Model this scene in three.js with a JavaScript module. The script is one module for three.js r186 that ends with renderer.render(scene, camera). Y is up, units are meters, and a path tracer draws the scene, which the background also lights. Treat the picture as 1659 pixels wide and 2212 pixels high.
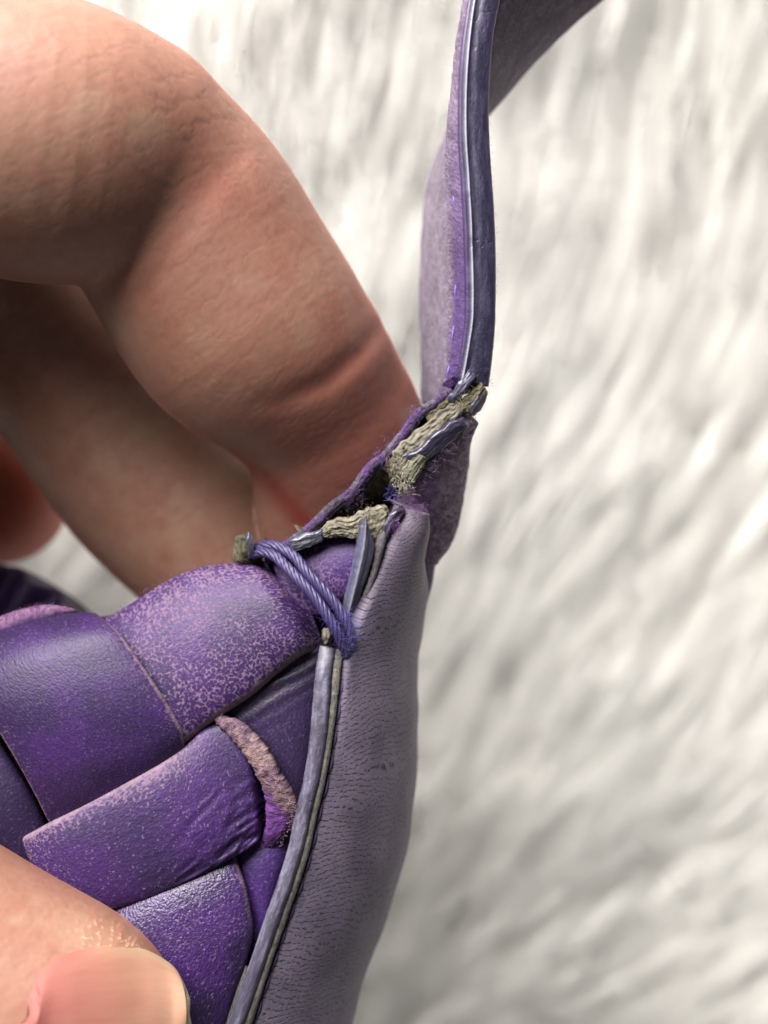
import * as THREE from 'three';
import { mergeGeometries } from 'three/addons/utils/BufferGeometryUtils.js';

// ---------------------------------------------------------------- camera, light, exposure
// The photographer looks straight down at a bag held 0.13 m under the lens, above a white fur rug.
const HELD = 0.145;                       // height of the torn corner above the rug's backing (m)
const EYE = 0.13;                         // lens to torn corner (m)
const PX = 0.041e-3;                      // metres per picture unit at the torn corner (picture 1659 x 2212 units)
const scene = new THREE.Scene();
const camera = new THREE.PerspectiveCamera(2 * Math.atan(1106 * PX / EYE) * 180 / Math.PI, 3 / 4, 0.005, 10);
camera.position.set(0, HELD + EYE, 0);
camera.up.set(0, 0, -1);
camera.lookAt(0, 0, 0);
camera.focus = EYE - 0.003;
camera.userData.fStop = 16;

scene.background = new THREE.Color(0.17, 0.169, 0.168);         // the room's even, pale surroundings
// one broad window up and to the left of the hand
const windowLight = new THREE.RectAreaLight(new THREE.Color(1, 0.965, 0.93), 36, 0.58, 0.58);
windowLight.name = 'window_light';
windowLight.position.set(-0.28, HELD + 0.33, -0.52);
windowLight.lookAt(0, HELD - 0.05, 0);
scene.add(windowLight);

const renderer = new THREE.WebGLRenderer({ antialias: true });
renderer.toneMapping = THREE.LinearToneMapping;
renderer.toneMappingExposure = 1.0;
renderer.shadowMap.enabled = true;

// ---------------------------------------------------------------- noise
const fr = (x) => x - Math.floor(x), lerp = (a, b, t) => a + (b - a) * t;
const ss = (a, b, x) => { const t = Math.min(1, Math.max(0, (x - a) / (b - a))); return t * t * (3 - 2 * t); };
const clamp = (x, a = 0, b = 1) => Math.min(b, Math.max(a, x));
function h3(x, y, z) { let n = (Math.imul(x, 374761393) + Math.imul(y, 668265263) + Math.imul(z, 2147483647 ^ 0x5bd1e995)) | 0; n = Math.imul(n ^ (n >>> 13), 1274126177); n ^= n >>> 16; return (n >>> 0) / 4294967296; }
function vn(x, y, s = 0) { const i = Math.floor(x), j = Math.floor(y), a = x - i, b = y - j, u = a * a * (3 - 2 * a), v = b * b * (3 - 2 * b); return lerp(lerp(h3(i, j, s), h3(i + 1, j, s), u), lerp(h3(i, j + 1, s), h3(i + 1, j + 1, s), u), v); }
function vn3(x, y, z, s = 0) { const k = Math.floor(z), c = z - k, w = c * c * (3 - 2 * c); return lerp(vn(x, y, s + k * 131), vn(x, y, s + (k + 1) * 131), w); }
function fbm(x, y, s = 0, o = 4) { let t = 0, a = .5, n = 0; for (let i = 0; i < o; i++) { t += a * vn(x, y, s + i * 17); n += a; a *= .5; x *= 2.03; y *= 2.03; } return t / n; }
function fbm3(x, y, z, s = 0, o = 3) { let t = 0, a = .5, n = 0; for (let i = 0; i < o; i++) { t += a * vn3(x, y, z, s + i * 17); n += a; a *= .5; x *= 2.03; y *= 2.03; z *= 2.03; } return t / n; }
const W = [0, 0, 0];
function worley(x, y, s = 0) { // nearest, second nearest, the nearest cell's own number
  const i = Math.floor(x), j = Math.floor(y); let a = 9, b = 9, id = 0;
  for (let q = -1; q < 2; q++) for (let p = -1; p < 2; p++) {
    const cx = i + p, cy = j + q, dx = cx + .1 + .8 * h3(cx, cy, s) - x, dy = cy + .1 + .8 * h3(cx, cy, s + 7) - y, d = Math.sqrt(dx * dx + dy * dy);
    if (d < a) { b = a; a = d; id = h3(cx, cy, s + 13); } else if (d < b) b = d;
  }
  W[0] = a; W[1] = b; W[2] = id; return W;
}
let seed = 12345;
const rnd = () => { seed = (seed + 0x6d2b79f5) | 0; let t = Math.imul(seed ^ (seed >>> 15), 1 | seed); t = (t + Math.imul(t ^ (t >>> 7), 61 | t)) ^ t; return ((t ^ (t >>> 14)) >>> 0) / 4294967296; };
const rr = (a, b) => a + (b - a) * rnd();
const hex = (h) => [(h >> 16) & 255, (h >> 8) & 255, h & 255];
const mixc = (a, b, t) => [lerp(a[0], b[0], t), lerp(a[1], b[1], t), lerp(a[2], b[2], t)];
const lin = (c) => { c /= 255; return c <= .04045 ? c / 12.92 : ((c + .055) / 1.055) ** 2.4; };

// ---------------------------------------------------------------- places and things
// A picture unit (1659 x 2212) at a height z (mm above the torn corner) as a point of the held frame: x right, y up the picture, z towards the lens.
const V = (x, y, z) => new THREE.Vector3(x, y, z);
const L = ([x, y, z = 0]) => { const k = PX * (1 - z * 1e-3 / EYE); return V((x - 829.5) * k, (1106 - y) * k, z * 1e-3); };
const used = {};
function numbered(n) { const k = used[n] = (used[n] ?? -1) + 1; return k ? `${n}_${String(k).padStart(3, '0')}` : n; }
function thing(name, label, category, at = [0, 0, 0], turned = true) {
  const g = new THREE.Group();
  g.name = numbered(name); g.userData = { label, category }; g.position.set(...at);
  if (turned) g.rotation.x = -Math.PI / 2;
  scene.add(g); return g;
}
function put(name, geo, mat, parent, label, kind) {
  const m = new THREE.Mesh(geo, mat);
  m.name = numbered(name); m.castShadow = m.receiveShadow = true;
  if (label) m.userData.label = label;
  if (kind) m.userData.kind = kind;
  parent.add(m); return m;
}

// ---------------------------------------------------------------- surfaces: one function of millimetres gives colour, relief and gloss
function bake(lx, ly, res, fn, opt = {}) {
  const w = Math.max(8, Math.min(2048, Math.round(lx * res))), h = Math.max(8, Math.min(1024, Math.round(ly * res)));
  const c = new Uint8Array(w * h * 4), b = new Uint8Array(w * h * 4), o = { c: [0, 0, 0], h: .5, r: .5 };
  for (let j = 0; j < h; j++) for (let i = 0; i < w; i++) {
    o.h = .5; o.r = .5;
    fn((i + .5) / w * lx, (j + .5) / h * ly, (i + .5) / w, (j + .5) / h, o);
    const k = (j * w + i) * 4;
    c[k] = clamp(o.c[0], 0, 255); c[k + 1] = clamp(o.c[1], 0, 255); c[k + 2] = clamp(o.c[2], 0, 255); c[k + 3] = 255;
    b[k] = clamp(o.h) * 255; b[k + 1] = clamp(o.r) * 255; b[k + 2] = 0; b[k + 3] = 255;
  }
  const T = (d, s) => { const t = new THREE.DataTexture(d, w, h, THREE.RGBAFormat); t.magFilter = THREE.LinearFilter; t.minFilter = THREE.LinearMipmapLinearFilter; t.generateMipmaps = true; t.wrapS = t.wrapT = opt.repeat ? THREE.RepeatWrapping : THREE.ClampToEdgeWrapping; if (s) t.colorSpace = THREE.SRGBColorSpace; t.needsUpdate = true; return t; };
  const map = T(c, true), rel = T(b, false);
  return new THREE.MeshPhysicalMaterial({ map, color: new THREE.Color().setScalar(opt.tone ?? .34), bumpMap: rel, bumpScale: opt.bump ?? 8e-5, roughnessMap: rel, roughness: 1, metalness: 0, specularIntensity: opt.spec ?? .7, sheen: opt.sheen ?? 0, sheenRoughness: .6, sheenColor: new THREE.Color(opt.sheenColor ?? 0xffffff), clearcoat: opt.coat ?? 0, clearcoatRoughness: .35, side: THREE.DoubleSide });
}

// ---------------------------------------------------------------- a strip: two long edges, a rounded section between them, its own thickness
function strip(o) {
  const A = new THREE.CatmullRomCurve3(o.a.map(L), false, 'centripetal'), B = new THREE.CatmullRomCurve3(o.b.map(L), false, 'centripetal');
  const nu = o.nu ?? 90, nv = o.nv ?? 28, nb = 4, thick = (o.thick ?? 1) * 1e-3, bulge = o.bulge ?? 1, r = (o.round ?? .35) * 1e-3;
  const pos = [], uv = [], idx = [], ring = nv + 1 + nb + 1, p = V(0, 0, 0), q = V(0, 0, 0), n = V(0, 0, 0);
  const la = A.getLength() * 1e3, lb = B.getLength() * 1e3, len = (la + lb) / 2;
  let wid = 0; for (let i = 0; i < 9; i++) wid += A.getPoint(i / 8).distanceTo(B.getPoint(i / 8)) * 1e3 / 9;
  const at = (c, u) => o.even ? c.getPointAt(u) : c.getPoint(u);
  for (let i = 0; i <= nu; i++) {
    const u = lerp(o.u0 ?? 0, 1, i / nu), a = at(A, u), b = at(B, u), w = a.distanceTo(b);
    const ta = A.getTangent(clamp(u, .001, .999)), tb = B.getTangent(clamp(u, .001, .999)), t = ta.add(tb).normalize();
    if (o.jag) { const j = (s) => (fbm(u * len / (o.jagSize ?? .5), s, 3, 3) - .5) * 2 * o.jag * 1e-3; const ac = V(0, 0, 0).subVectors(b, a).normalize(); a.addScaledVector(ac, j(1.5)); b.addScaledVector(ac, j(77.5)); }
    const across = V(0, 0, 0).subVectors(b, a).normalize();
    n.crossVectors(t, across).normalize();
    if (o.face) { if (n.dot(V(...o.face)) < 0) n.negate(); } else if (n.z < 0) n.negate();
    const end = Math.min(1, ss(0, o.endA ?? 0.0001, u) + 1e-6) * Math.min(1, ss(0, o.endB ?? 0.0001, 1 - u) + 1e-6), bu = (typeof bulge === 'function' ? bulge(u) : bulge) * 1e-3;
    for (let j = 0; j <= nv; j++) {
      const s = j / nv, v = lerp(s, .5 - .5 * Math.cos(Math.PI * s), .75), e = Math.min(v, 1 - v) * w;
      p.lerpVectors(a, b, v);
      let d = bu * Math.pow(Math.max(0, 4 * v * (1 - v)), o.prof ?? .7);
      if (o.skew) d = bu * Math.pow(Math.max(0, Math.sin(Math.PI * Math.pow(v, o.skew))), o.prof ?? .7);
      if (e < r) d -= r - Math.sqrt(Math.max(0, r * r - (r - e) * (r - e)));
      d += ((o.drop ?? -2) * 1e-3) * (1 - end);
      if (o.disp) d += o.disp(u, v, u * len, v * wid) * 1e-3;
      p.addScaledVector(n, d);
      pos.push(p.x, p.y, p.z); uv.push(u, v);
    }
    for (let j = nb; j >= 0; j--) {
      const v = j / nb; p.lerpVectors(a, b, lerp(.015, .985, v));
      p.addScaledVector(n, -thick - r + bu * .6 * 4 * v * (1 - v) * (o.solid ? 0 : 1) + ((o.drop ?? -2) * 1e-3) * (1 - end));
      pos.push(p.x, p.y, p.z); uv.push(u, v);
    }
  }
  for (let i = 0; i < nu; i++) for (let j = 0; j < ring; j++) { const a = i * ring + j, b = i * ring + (j + 1) % ring, c = a + ring, d = b + ring; idx.push(a, b, c, b, d, c); }
  for (const i of [0, nu]) { // closed ends
    const c = pos.length / 3; let x = 0, y = 0, z = 0;
    for (let j = 0; j < ring; j++) { const k = (i * ring + j) * 3; x += pos[k]; y += pos[k + 1]; z += pos[k + 2]; }
    pos.push(x / ring, y / ring, z / ring); uv.push(i / nu, .5);
    for (let j = 0; j < ring; j++) { const a = i * ring + j, b = i * ring + (j + 1) % ring; i ? idx.push(a, b, c) : idx.push(b, a, c); }
  }
  const g = new THREE.BufferGeometry();
  g.setAttribute('position', new THREE.Float32BufferAttribute(pos, 3)); g.setAttribute('uv', new THREE.Float32BufferAttribute(uv, 2)); g.setIndex(idx);
  // faces outwards
  const P = g.attributes.position, m = Math.floor(nu / 2) * ring + Math.floor(nv / 2), e1 = V(0, 0, 0).fromBufferAttribute(P, m + 1).sub(V(0, 0, 0).fromBufferAttribute(P, m)), e2 = V(0, 0, 0).fromBufferAttribute(P, m + ring).sub(V(0, 0, 0).fromBufferAttribute(P, m));
  const f = e1.cross(e2), out = o.face ? f.dot(V(...o.face)) : f.z;
  if (out < 0) { for (let k = 0; k < idx.length; k += 3) { const t = idx[k]; idx[k] = idx[k + 1]; idx[k + 1] = t; } g.setIndex(idx); }
  g.computeVertexNormals();
  g.userData = { len, wid };
  return g;
}
// loose fibres: thin bent hairs, joined into one geometry
function fibres(list) {
  const pos = [], idx = [], col = [], a = V(0, 0, 0), t = V(0, 0, 0), s = V(0, 0, 0), q = V(0, 0, 0);
  for (const f of list) {
    const n = f.n ?? 4, base = pos.length / 3;
    for (let i = 0; i <= n; i++) {
      const k = i / n, c = f.curve(k, a), d = f.curve(Math.min(1, k + .02), t).clone().sub(f.curve(Math.max(0, k - .02), q)).normalize();
      const cc = f.curve(k, V(0, 0, 0)); s.set(.31, .2, .93).cross(d).normalize(); const up = d.clone().cross(s), rad = f.r * (1 - .75 * k * (f.taper ?? 1));
      for (let j = 0; j < 3; j++) { const g = j * 2.0944; pos.push(cc.x + (s.x * Math.cos(g) + up.x * Math.sin(g)) * rad, cc.y + (s.y * Math.cos(g) + up.y * Math.sin(g)) * rad, cc.z + (s.z * Math.cos(g) + up.z * Math.sin(g)) * rad); col.push(f.c[0] * .5, f.c[1] * .5, f.c[2] * .5); }
    }
    for (let i = 0; i < n; i++) for (let j = 0; j < 3; j++) { const b = base + i * 3 + j, c = base + i * 3 + (j + 1) % 3; idx.push(b, c, b + 3, c, c + 3, b + 3); }
  }
  const g = new THREE.BufferGeometry();
  g.setAttribute('position', new THREE.Float32BufferAttribute(pos, 3)); g.setAttribute('color', new THREE.Float32BufferAttribute(col, 3)); g.setIndex(idx); g.computeVertexNormals();
  return g;
}
const fibreMat = new THREE.MeshStandardMaterial({ vertexColors: true, roughness: .85 });
// fuzz along a line of picture points
function fuzz(line, count, len, r, colors, dir, spread = .5) {
  const C = new THREE.CatmullRomCurve3(line.map(L), false, 'centripetal'), list = [];
  for (let i = 0; i < count; i++) {
    const p = C.getPoint(rnd()).add(V(rr(-1, 1), rr(-1, 1), rr(-1, 1)).multiplyScalar(spread * 1e-4)), d = V(dir[0] + rr(-.9, .9), dir[1] + rr(-.9, .9), dir[2] + rr(-.7, .7)).normalize().multiplyScalar(rr(.4, 1) * len * 1e-3), b = V(rr(-1, 1), rr(-1, 1), rr(-1, 1)).multiplyScalar(len * .5e-3);
    const c = hex(colors[Math.floor(rnd() * colors.length)]).map(lin);
    list.push({ r: r * 1e-3 * rr(.6, 1.2), c, n: 4, curve: (k, o) => o.copy(p).addScaledVector(d, k).addScaledVector(b, k * k) });
  }
  return fibres(list);
}

// ---------------------------------------------------------------- leather
const P1 = hex(0x53307a), P2 = hex(0x402a60), P3 = hex(0x473a62), PIT = hex(0x281a44), SCUFF = hex(0xa07ea2), EDGE = hex(0xd4bfba), VIO = hex(0x7a35a8);
// purple lambskin with a fine pebbled grain; wear(u, v) bares the pale hide on the raised grain
function lambskin(o = {}) {
  const sd = o.seed ?? 1, cell = o.cell ?? .46, sx = o.stretch ?? 1;
  return (x, y, u, v, out) => {
    const wx = x + (fbm(x * 1.7, y * 1.7, sd) - .5) * .5, wy = y + (fbm(x * 1.7, y * 1.7, sd + 5) - .5) * .5;
    const w = worley(wx / cell / sx, wy / cell, sd), f1 = w[0], gap = w[1] - w[0], id = w[2];
    const fine = fbm(x * 9, y * 9, sd + 9, 3), coarse = fbm(x * .28, y * .28, sd + 21, 3);
    let c = mixc(P2, P1, ss(.25, .75, coarse)); c = mixc(c, P3, .3 * ss(.45, .8, fbm(x * .5, y * .2, sd + 33, 2)));
    c = mixc(c, PIT, .42 * ss(.22, .02, f1) + .25 * ss(.16, .02, gap));
    c = c.map((k) => k * (.8 + .24 * fine + .3 * (fbm(x * 2.3 + wx, y * 7.5, sd + 88, 3) - .25)));
    let hgt = .35 + .26 * ss(.0, .3, gap) * (.5 + .5 * id) + .3 * (fine - .5) + .55 * (fbm(x * 2.3 + wx, y * 7.5, sd + 88, 3) - .5);
    const wear = o.wear ? o.wear(u, v, x, y) * (.75 + .5 * ss(.3, .7, fbm(x * .42, y * .42, sd + 71, 3))) : 0;
    if (wear > 0) { // the pale hide shows between the pits as a broken net
      const net = .38 + .34 * ss(.34, .04, gap) + .95 * (fbm(x * 5.4 + 7, y * 5.4, sd + 41, 3) - .5) + .3 * (fine - .5);
      const k = .85 * ss(.84 - wear * .46, .84 - wear * .46 + .14, net) + .02 * ss(0, .6, wear);
      c = mixc(c, mixc(SCUFF, EDGE, fine * .6), k * (o.wearAmount ?? .9)); hgt = lerp(hgt, .72 + .2 * fine, k * .5);
      out.r = (o.rough ?? .52) + .3 * k;
    } else out.r = o.rough ?? .52;
    out.r += .16 * (fine - .5);
    if (o.folds) hgt += o.folds(u, v, x, y);
    const e = Math.min(v, 1 - v) * (o.wmm ?? 12), edge = o.edge ? o.edge(u, v) : .7; // the cut edge, rubbed pale
    const eb = ss(o.edgeW ?? .34, .05, e + .25 * (fbm(x * 3, y * 3, sd + 50) - .5)) * edge;
    c = mixc(c, mixc(EDGE, SCUFF, fbm(x * 4, y * 4, sd + 60)), eb); out.r += .3 * eb;
    if (o.tint) c = o.tint(c, u, v, x, y);
    out.c = c; out.h = hgt;
  };
}
// rough suede side of the hide
function suede(o) {
  return (x, y, u, v, out) => {
    const a = fbm(x * 7, y * 5, o.seed, 4), b = vn(x * 14, y * 11, o.seed + 5), m = fbm(x * .9, y * .9, o.seed + 9, 3);
    let c = mixc(o.c1, o.c2, ss(.3, .7, m * .6 + a * .4)); c = c.map((k) => k * (.68 + .6 * a * .7 + .2 * b));
    if (o.tint) c = o.tint(c, u, v, x, y, a);
    out.c = c; out.h = .2 + .5 * a + .3 * b; out.r = .9;
  };
}
// lilac-grey panel leather: rows of tiny dark pores
function panelLeather(o) {
  return (x, y, u, v, out) => {
    const wob = (fbm(x * .3, y * .3, o.seed + 3, 2) - .5) * 2.2, gx = (x + y * .25 + wob) / .56, gy = (y + wob * .4) / .34, ci = Math.floor(gx), cj = Math.floor(gy);
    const dens = ss(.2, .6, fbm(x * .32, y * .32, o.seed + 77, 2) + (o.marks ? o.marks(u, v) : .2) - .12);
    let mark = 0;
    for (let q = -1; q < 2; q++) for (let p = -1; p < 2; p++) { // little curved pores, row by row
      const a = ci + p, b = cj + q, r1 = h3(a, b, o.seed + 1); if (r1 > dens) continue;
      const px = (gx - a - .3 - .4 * h3(a, b, o.seed + 2)) * .56, py = (gy - b - .2 - .6 * h3(a, b, o.seed + 3)) * .34, sg = h3(a, b, o.seed + 4) < .8 ? 1 : -1;
      const d = Math.abs(px - sg * (3.2 * py * py - .03) - .25 * py * (h3(a, b, o.seed + 5) - .5)), l = .11 + .09 * h3(a, b, o.seed + 6);
      mark = Math.max(mark, ss(.062, .022, d) * ss(l, l * .6, Math.abs(py)) * (.6 + .4 * r1 / Math.max(dens, .01)));
    }
    const f = fbm(x * 6, y * 6, o.seed + 1, 3), m = fbm(x * .3, y * .5, o.seed + 2, 3);
    const w = worley(x / .5, y / .4, o.seed + 6), gap = w[1] - w[0];
    let c = mixc(o.c1, o.c2, ss(.3, .7, m)); c = mixc(c, o.c3, .95 * mark); c = c.map((k) => k * (.9 + .2 * f));
    if (o.tint) c = o.tint(c, u, v, x, y, f);
    out.c = c; out.h = .62 - .42 * mark + .16 * (f - .5) + .16 * ss(0, .25, gap); out.r = .56 + .12 * f;
  };
}
// hard glossy edge paint, with cracks and rubbed places
function edgePaint(o) {
  return (x, y, u, v, out) => {
    const f = fbm(x * 5, y * 9, o.seed, 3), g = fbm(x * .6, y * 3, o.seed + 4, 3), line = vn(x * .4, y * 7, o.seed + 9);
    let c = mixc(o.c1, o.c2, ss(.35, .7, g * .85 + line * .15)); c = c.map((k) => k * (.85 + .3 * f));
    let hh = .5 + .1 * (line - .5) + .24 * (f - .5) - .3 * ss(.72, .8, vn(x * 1.7, y * 3, o.seed + 15)) * ss(.5, .7, g);
    for (const [cu, w, s] of o.cracks ?? []) { const d = Math.abs(x - cu - (fbm(y * 2.2, s, o.seed) - .5) * 1.6 - (v - .5) * .9); const k = ss(w, w * .3, d) * ss(.1, .3, v + (s % 2 ? .1 : -.05)); c = mixc(c, hex(0x17141f), k * .9); hh -= .5 * k; }
    if (o.tint) c = o.tint(c, u, v, x, y, f);
    out.c = c; out.h = hh; out.r = (o.rough ?? .42) + .2 * f;
  };
}
// pale fibrous core of the torn leather
function coreFibre(o) {
  return (x, y, u, v, out) => {
    const f = fbm(x * 2.2, y * 8, o.seed, 4), g = fbm(x * 6, y * 6, o.seed + 3, 3), m = fbm(x * .8, y * 1.2, o.seed + 6, 3);
    let c = mixc(o.c1, o.c2, ss(.3, .72, f * .55 + m * .45)); c = mixc(c, hex(0x2a261f), ss(.42, .2, f * .6 + g * .4) * (o.dirt ?? .9));
    if (o.tint) c = o.tint(c, u, v, x, y, f);
    out.c = c.map((k) => k * (.8 + .4 * g)); out.h = .2 + .7 * f * .7 + .25 * g; out.r = .95;
  };
}
function leatherPart(name, o, surf, parent, label, bakeOpt = {}) {
  const g = strip(o), d = g.userData;
  return put(name, g, bake(d.len, d.wid, bakeOpt.res ?? 17, surf(d), bakeOpt), parent, label);
}

// ================================================================ the rug
// the rug is rumpled: its slope is shaped to turn from the window and darken at lower right
const rugHeight = (x, z) => .082 * (1 - ss(-.12, .12, x * .76 + z * .66 + .010 * Math.sin(x * 18 + 1))) + .012 * ss(.05, .13, x) * ss(-.02, .1, z) + .004 * (fbm(x * 25, z * 25, 4) - .5);
const rug = thing('fur_rug', 'white long haired fur rug lying under the hand and the purple bag', 'rug', [0, 0, 0], false);
{
  const g = new THREE.PlaneGeometry(.9, .9, 90, 90), p = g.attributes.position;
  for (let i = 0; i < p.count; i++) p.setZ(i, rugHeight(p.getX(i), -p.getY(i)));
  g.rotateX(-Math.PI / 2); g.computeVertexNormals();
  put('backing', g, new THREE.MeshStandardMaterial({ color: new THREE.Color(.86, .84, .8), roughness: 1 }), rug);
  // locks of five bent hairs
  const lock = [];
  for (let k = 0; k < 6; k++) { const ox = rr(-.0007, .0007), oz = rr(-.0007, .0007), bx = rr(-.0022, .0022), len = rr(.8, 1.05), end = rr(.0, .0006); lock.push({ r: .00014, n: 6, taper: 1, c: [1, 1, 1], curve: (t, o) => o.set(ox * (1 - .7 * t) + bx * t * t, .02 * len * (t - .34 * t * t), oz * (1 - .7 * t) + .027 * len * t * t) }); }
  const geo = fibres(lock), N = 230000, hair = new THREE.InstancedMesh(geo, new THREE.MeshStandardMaterial({ color: 0xffffff, roughness: .7 }), N), m = new THREE.Matrix4(), q = new THREE.Quaternion(), e = new THREE.Euler(), c = new THREE.Color();
  for (let i = 0; i < N; i++) {
    const x = rr(-.19, .19), z = rr(-.23, .23), lean = fbm(x * 40 + 3, z * 40, 71, 3), bend = .55 * (fbm(x * 26, z * 26, 61, 4) - .5) * 2;
    const turn = Math.PI - .1 - .7 * ss(-.03, .11, z) + bend + rr(-.34, .34);
    e.set((lean - .45) * .12 + rr(-.26, .26), turn, 0, 'YXZ'); q.setFromEuler(e);
    const s = rr(.62, 1.0);
    m.compose(V(x, rugHeight(x, z) - .0005, z), q, V(s, s * rr(.75, 1.15), s)); hair.setMatrixAt(i, m);
    const k = .955 + .03 * fbm(x * 60, z * 60, 81, 2), w = fbm(x * 18, z * 18, 91, 2); hair.setColorAt(i, c.setRGB(k, k * (.992 - .012 * w), k * (.97 - .035 * w)));
  }
  hair.name = 'fur'; hair.userData = { kind: 'stuff' }; hair.castShadow = hair.receiveShadow = true; rug.add(hair);
}

// ================================================================ the bag
const bag = thing('handbag', 'purple woven leather handbag with a torn lilac strap, pinched at its top corner', 'handbag', [0, HELD, 0]);
const weave = (o, k, label, opt = {}) => leatherPart('woven_strip', o, (d) => lambskin({ ...k, wmm: d.wid }), bag, label, { bump: 5.5e-5, spec: .5, ...opt });

// puffed strip over the top edge, most rubbed
weave({ nu: 130, nv: 70, bulge: 2.4, thick: 1.2, endB: .16, endA: .1, drop: -2.2, prof: .62, round: .3,
  a: [[205, 1350, -5], [245, 1325, -4.5], [300, 1292, -4.2], [350, 1260, -4], [400, 1236, -4], [450, 1222, -4], [530, 1216, -4], [620, 1222, -4.5]],
  b: [[375, 1640, -1], [400, 1605, -.2], [470, 1548, .3], [540, 1502, .3], [600, 1450, 0], [650, 1412, -.4], [702, 1378, -1.2]] },
  { seed: 11, cell: .4, wear: (u, v) => .5 + .22 * ss(.75, .1, v) * ss(.1, .35, u) + .3 * ss(.78, .96, v) - .25 * ss(.25, 0, u), edge: (u, v) => v > .5 ? 1 : .3 }, 'puffed strip, its grain rubbed pink all over');
// broad strip at the left, running down
weave({ nu: 130, nv: 60, bulge: 1.15, thick: 1.1, endA: .08, endB: .08, drop: -1.2, prof: .6,
  a: [[205, 1318, -5.5], [222, 1336, -2.4], [253, 1362, 0], [298, 1425, 1.1], [336, 1482, 1.5], [374, 1544, 1.3], [394, 1583, .9], [401, 1625, -.2], [402, 1680, -1.6]],
  b: [[-110, 1390, -5.5], [-100, 1420, -2.4], [-75, 1470, 0], [-40, 1525, 1.1], [0, 1588, 1.5], [45, 1664, 1.4], [77, 1723, .8], [104, 1776, -.2], [140, 1830, -1.6]] },
  { seed: 23, cell: .3, stretch: 1.2, wear: (u, v) => .02 + .35 * ss(.14, .0, v) + .3 * ss(.85, 1, v) + .12 * ss(.55, .3, Math.abs(u - .3) * 2), edge: () => 1, rough: .5, wearAmount: .55 }, 'smooth broad strip with pale cut edges');
// strip crossing the middle
weave({ nu: 140, nv: 64, bulge: 1.1, thick: 1.1, endA: .07, endB: .12, drop: -1.6, prof: .6,
  a: [[30, 1818, -1.4], [65, 1800, -.2], [105, 1778, .5], [180, 1739, .9], [268, 1691, 1.1], [357, 1642, .9], [400, 1613, .5], [450, 1570, 0], [520, 1560, -.4], [570, 1610, -.8]],
  b: [[130, 1985, -.5], [200, 1978, .4], [278, 1957, .9], [350, 1932, 1.1], [425, 1897, 1.1], [500, 1857, .7], [545, 1830, .1], [585, 1800, -.6]],
  disp: (u, v, x, y) => ss(.3, .85, u) * ss(.25, .75, v) * .42 * (Math.abs(fbm(x * .3, y * 1.5 + x * .16, 5, 3) - .5) * -2.6 + .3) },
  { seed: 37, cell: .3, stretch: 1.4, wear: (u, v, x, y) => .85 * ss(.24, .0, v) * ss(.8, .5, u) + .42 * ss(.3, .05, u) * ss(.95, .2, v) + .04 + .2 * ss(.6, .3, Math.abs(u - .6) * 3) * ss(.4, .1, v),
    edgeW: .6, edge: (u, v) => v < .5 ? ss(.8, .5, u) * .85 : .12, folds: (u, v, x, y) => .3 * ss(.3, .7, u) * ss(.2, .6, v) * (fbm(x * .55 + y * .25, y * 3.1, 8, 3) - .5) }, 'strip crossing the middle, its upper edge scuffed pink');
// glossy strip by the thumb
weave({ nu: 110, nv: 60, bulge: 1.6, thick: 1.1, endA: .1, drop: -1.5, prof: .62,
  a: [[190, 1980, -1.5], [185, 2030, 0], [190, 2100, .5], [205, 2180, .6], [220, 2290, .6]],
  b: [[498, 1826, -1.6], [512, 1865, -.1], [528, 1910, .5], [540, 1965, .8], [546, 2010, .8], [532, 2080, .6], [508, 2150, .4], [470, 2270, .2]] },
  { seed: 41, cell: .34, wear: () => .1, edge: (u, v) => v > .5 ? .75 * ss(.7, .3, u) : 0, rough: .4 }, 'shiny strip beside the thumb', { bump: 1.1e-4, spec: .8 });
// dark strip by the edge binding
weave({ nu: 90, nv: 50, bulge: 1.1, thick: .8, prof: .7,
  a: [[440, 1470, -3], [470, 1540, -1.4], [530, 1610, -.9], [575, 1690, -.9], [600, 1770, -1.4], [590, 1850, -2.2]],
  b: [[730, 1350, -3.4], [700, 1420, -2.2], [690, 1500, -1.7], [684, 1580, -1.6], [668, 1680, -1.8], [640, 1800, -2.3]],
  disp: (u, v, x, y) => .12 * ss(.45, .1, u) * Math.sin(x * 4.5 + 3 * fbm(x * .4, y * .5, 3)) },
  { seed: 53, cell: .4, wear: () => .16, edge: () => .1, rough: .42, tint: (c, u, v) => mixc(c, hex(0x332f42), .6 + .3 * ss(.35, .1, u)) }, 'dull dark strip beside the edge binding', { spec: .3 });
// its curled suede edge
leatherPart('curled_edge', { nu: 110, nv: 26, bulge: .5, thick: .5, jag: .2, jagSize: .4, round: .2, endB: .1, drop: -.5,
  a: [[460, 1558, -.3], [490, 1587, .5], [522, 1624, .8], [549, 1665, 1], [568, 1708, 1], [575, 1760, .6], [564, 1836, -.6]],
  b: [[472, 1541, -.3], [520, 1560, .9], [566, 1608, 1.6], [596, 1664, 1.9], [632, 1722, 1.6], [638, 1768, .7], [602, 1826, -.7]],
  disp: (u, v, x, y) => .28 * (fbm(x * 2.2, y * 2.2, 9, 3) - .5) },
  () => suede({ seed: 61, c1: hex(0x6c4d68), c2: hex(0xa88a8a), tint: (c, u, v) => mixc(c, hex(0x7a3ca0), ss(.66, .82, u + (v - .5) * -.25) * .85) }), bag, 'curled strip edge of rough pink suede', { bump: 1.6e-4 });
put('suede_fuzz', fuzz([[478, 1548, .6], [530, 1590, 1.6], [575, 1640, 2.1], [605, 1700, 2.2], [632, 1750, 1.6], [600, 1825, 0]], 420, .42, .014, [0xb39092, 0xa57f94, 0x8a5f96, 0xc2a6a0], [.5, .2, .6], 3), fibreMat, bag, null, 'stuff');
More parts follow.
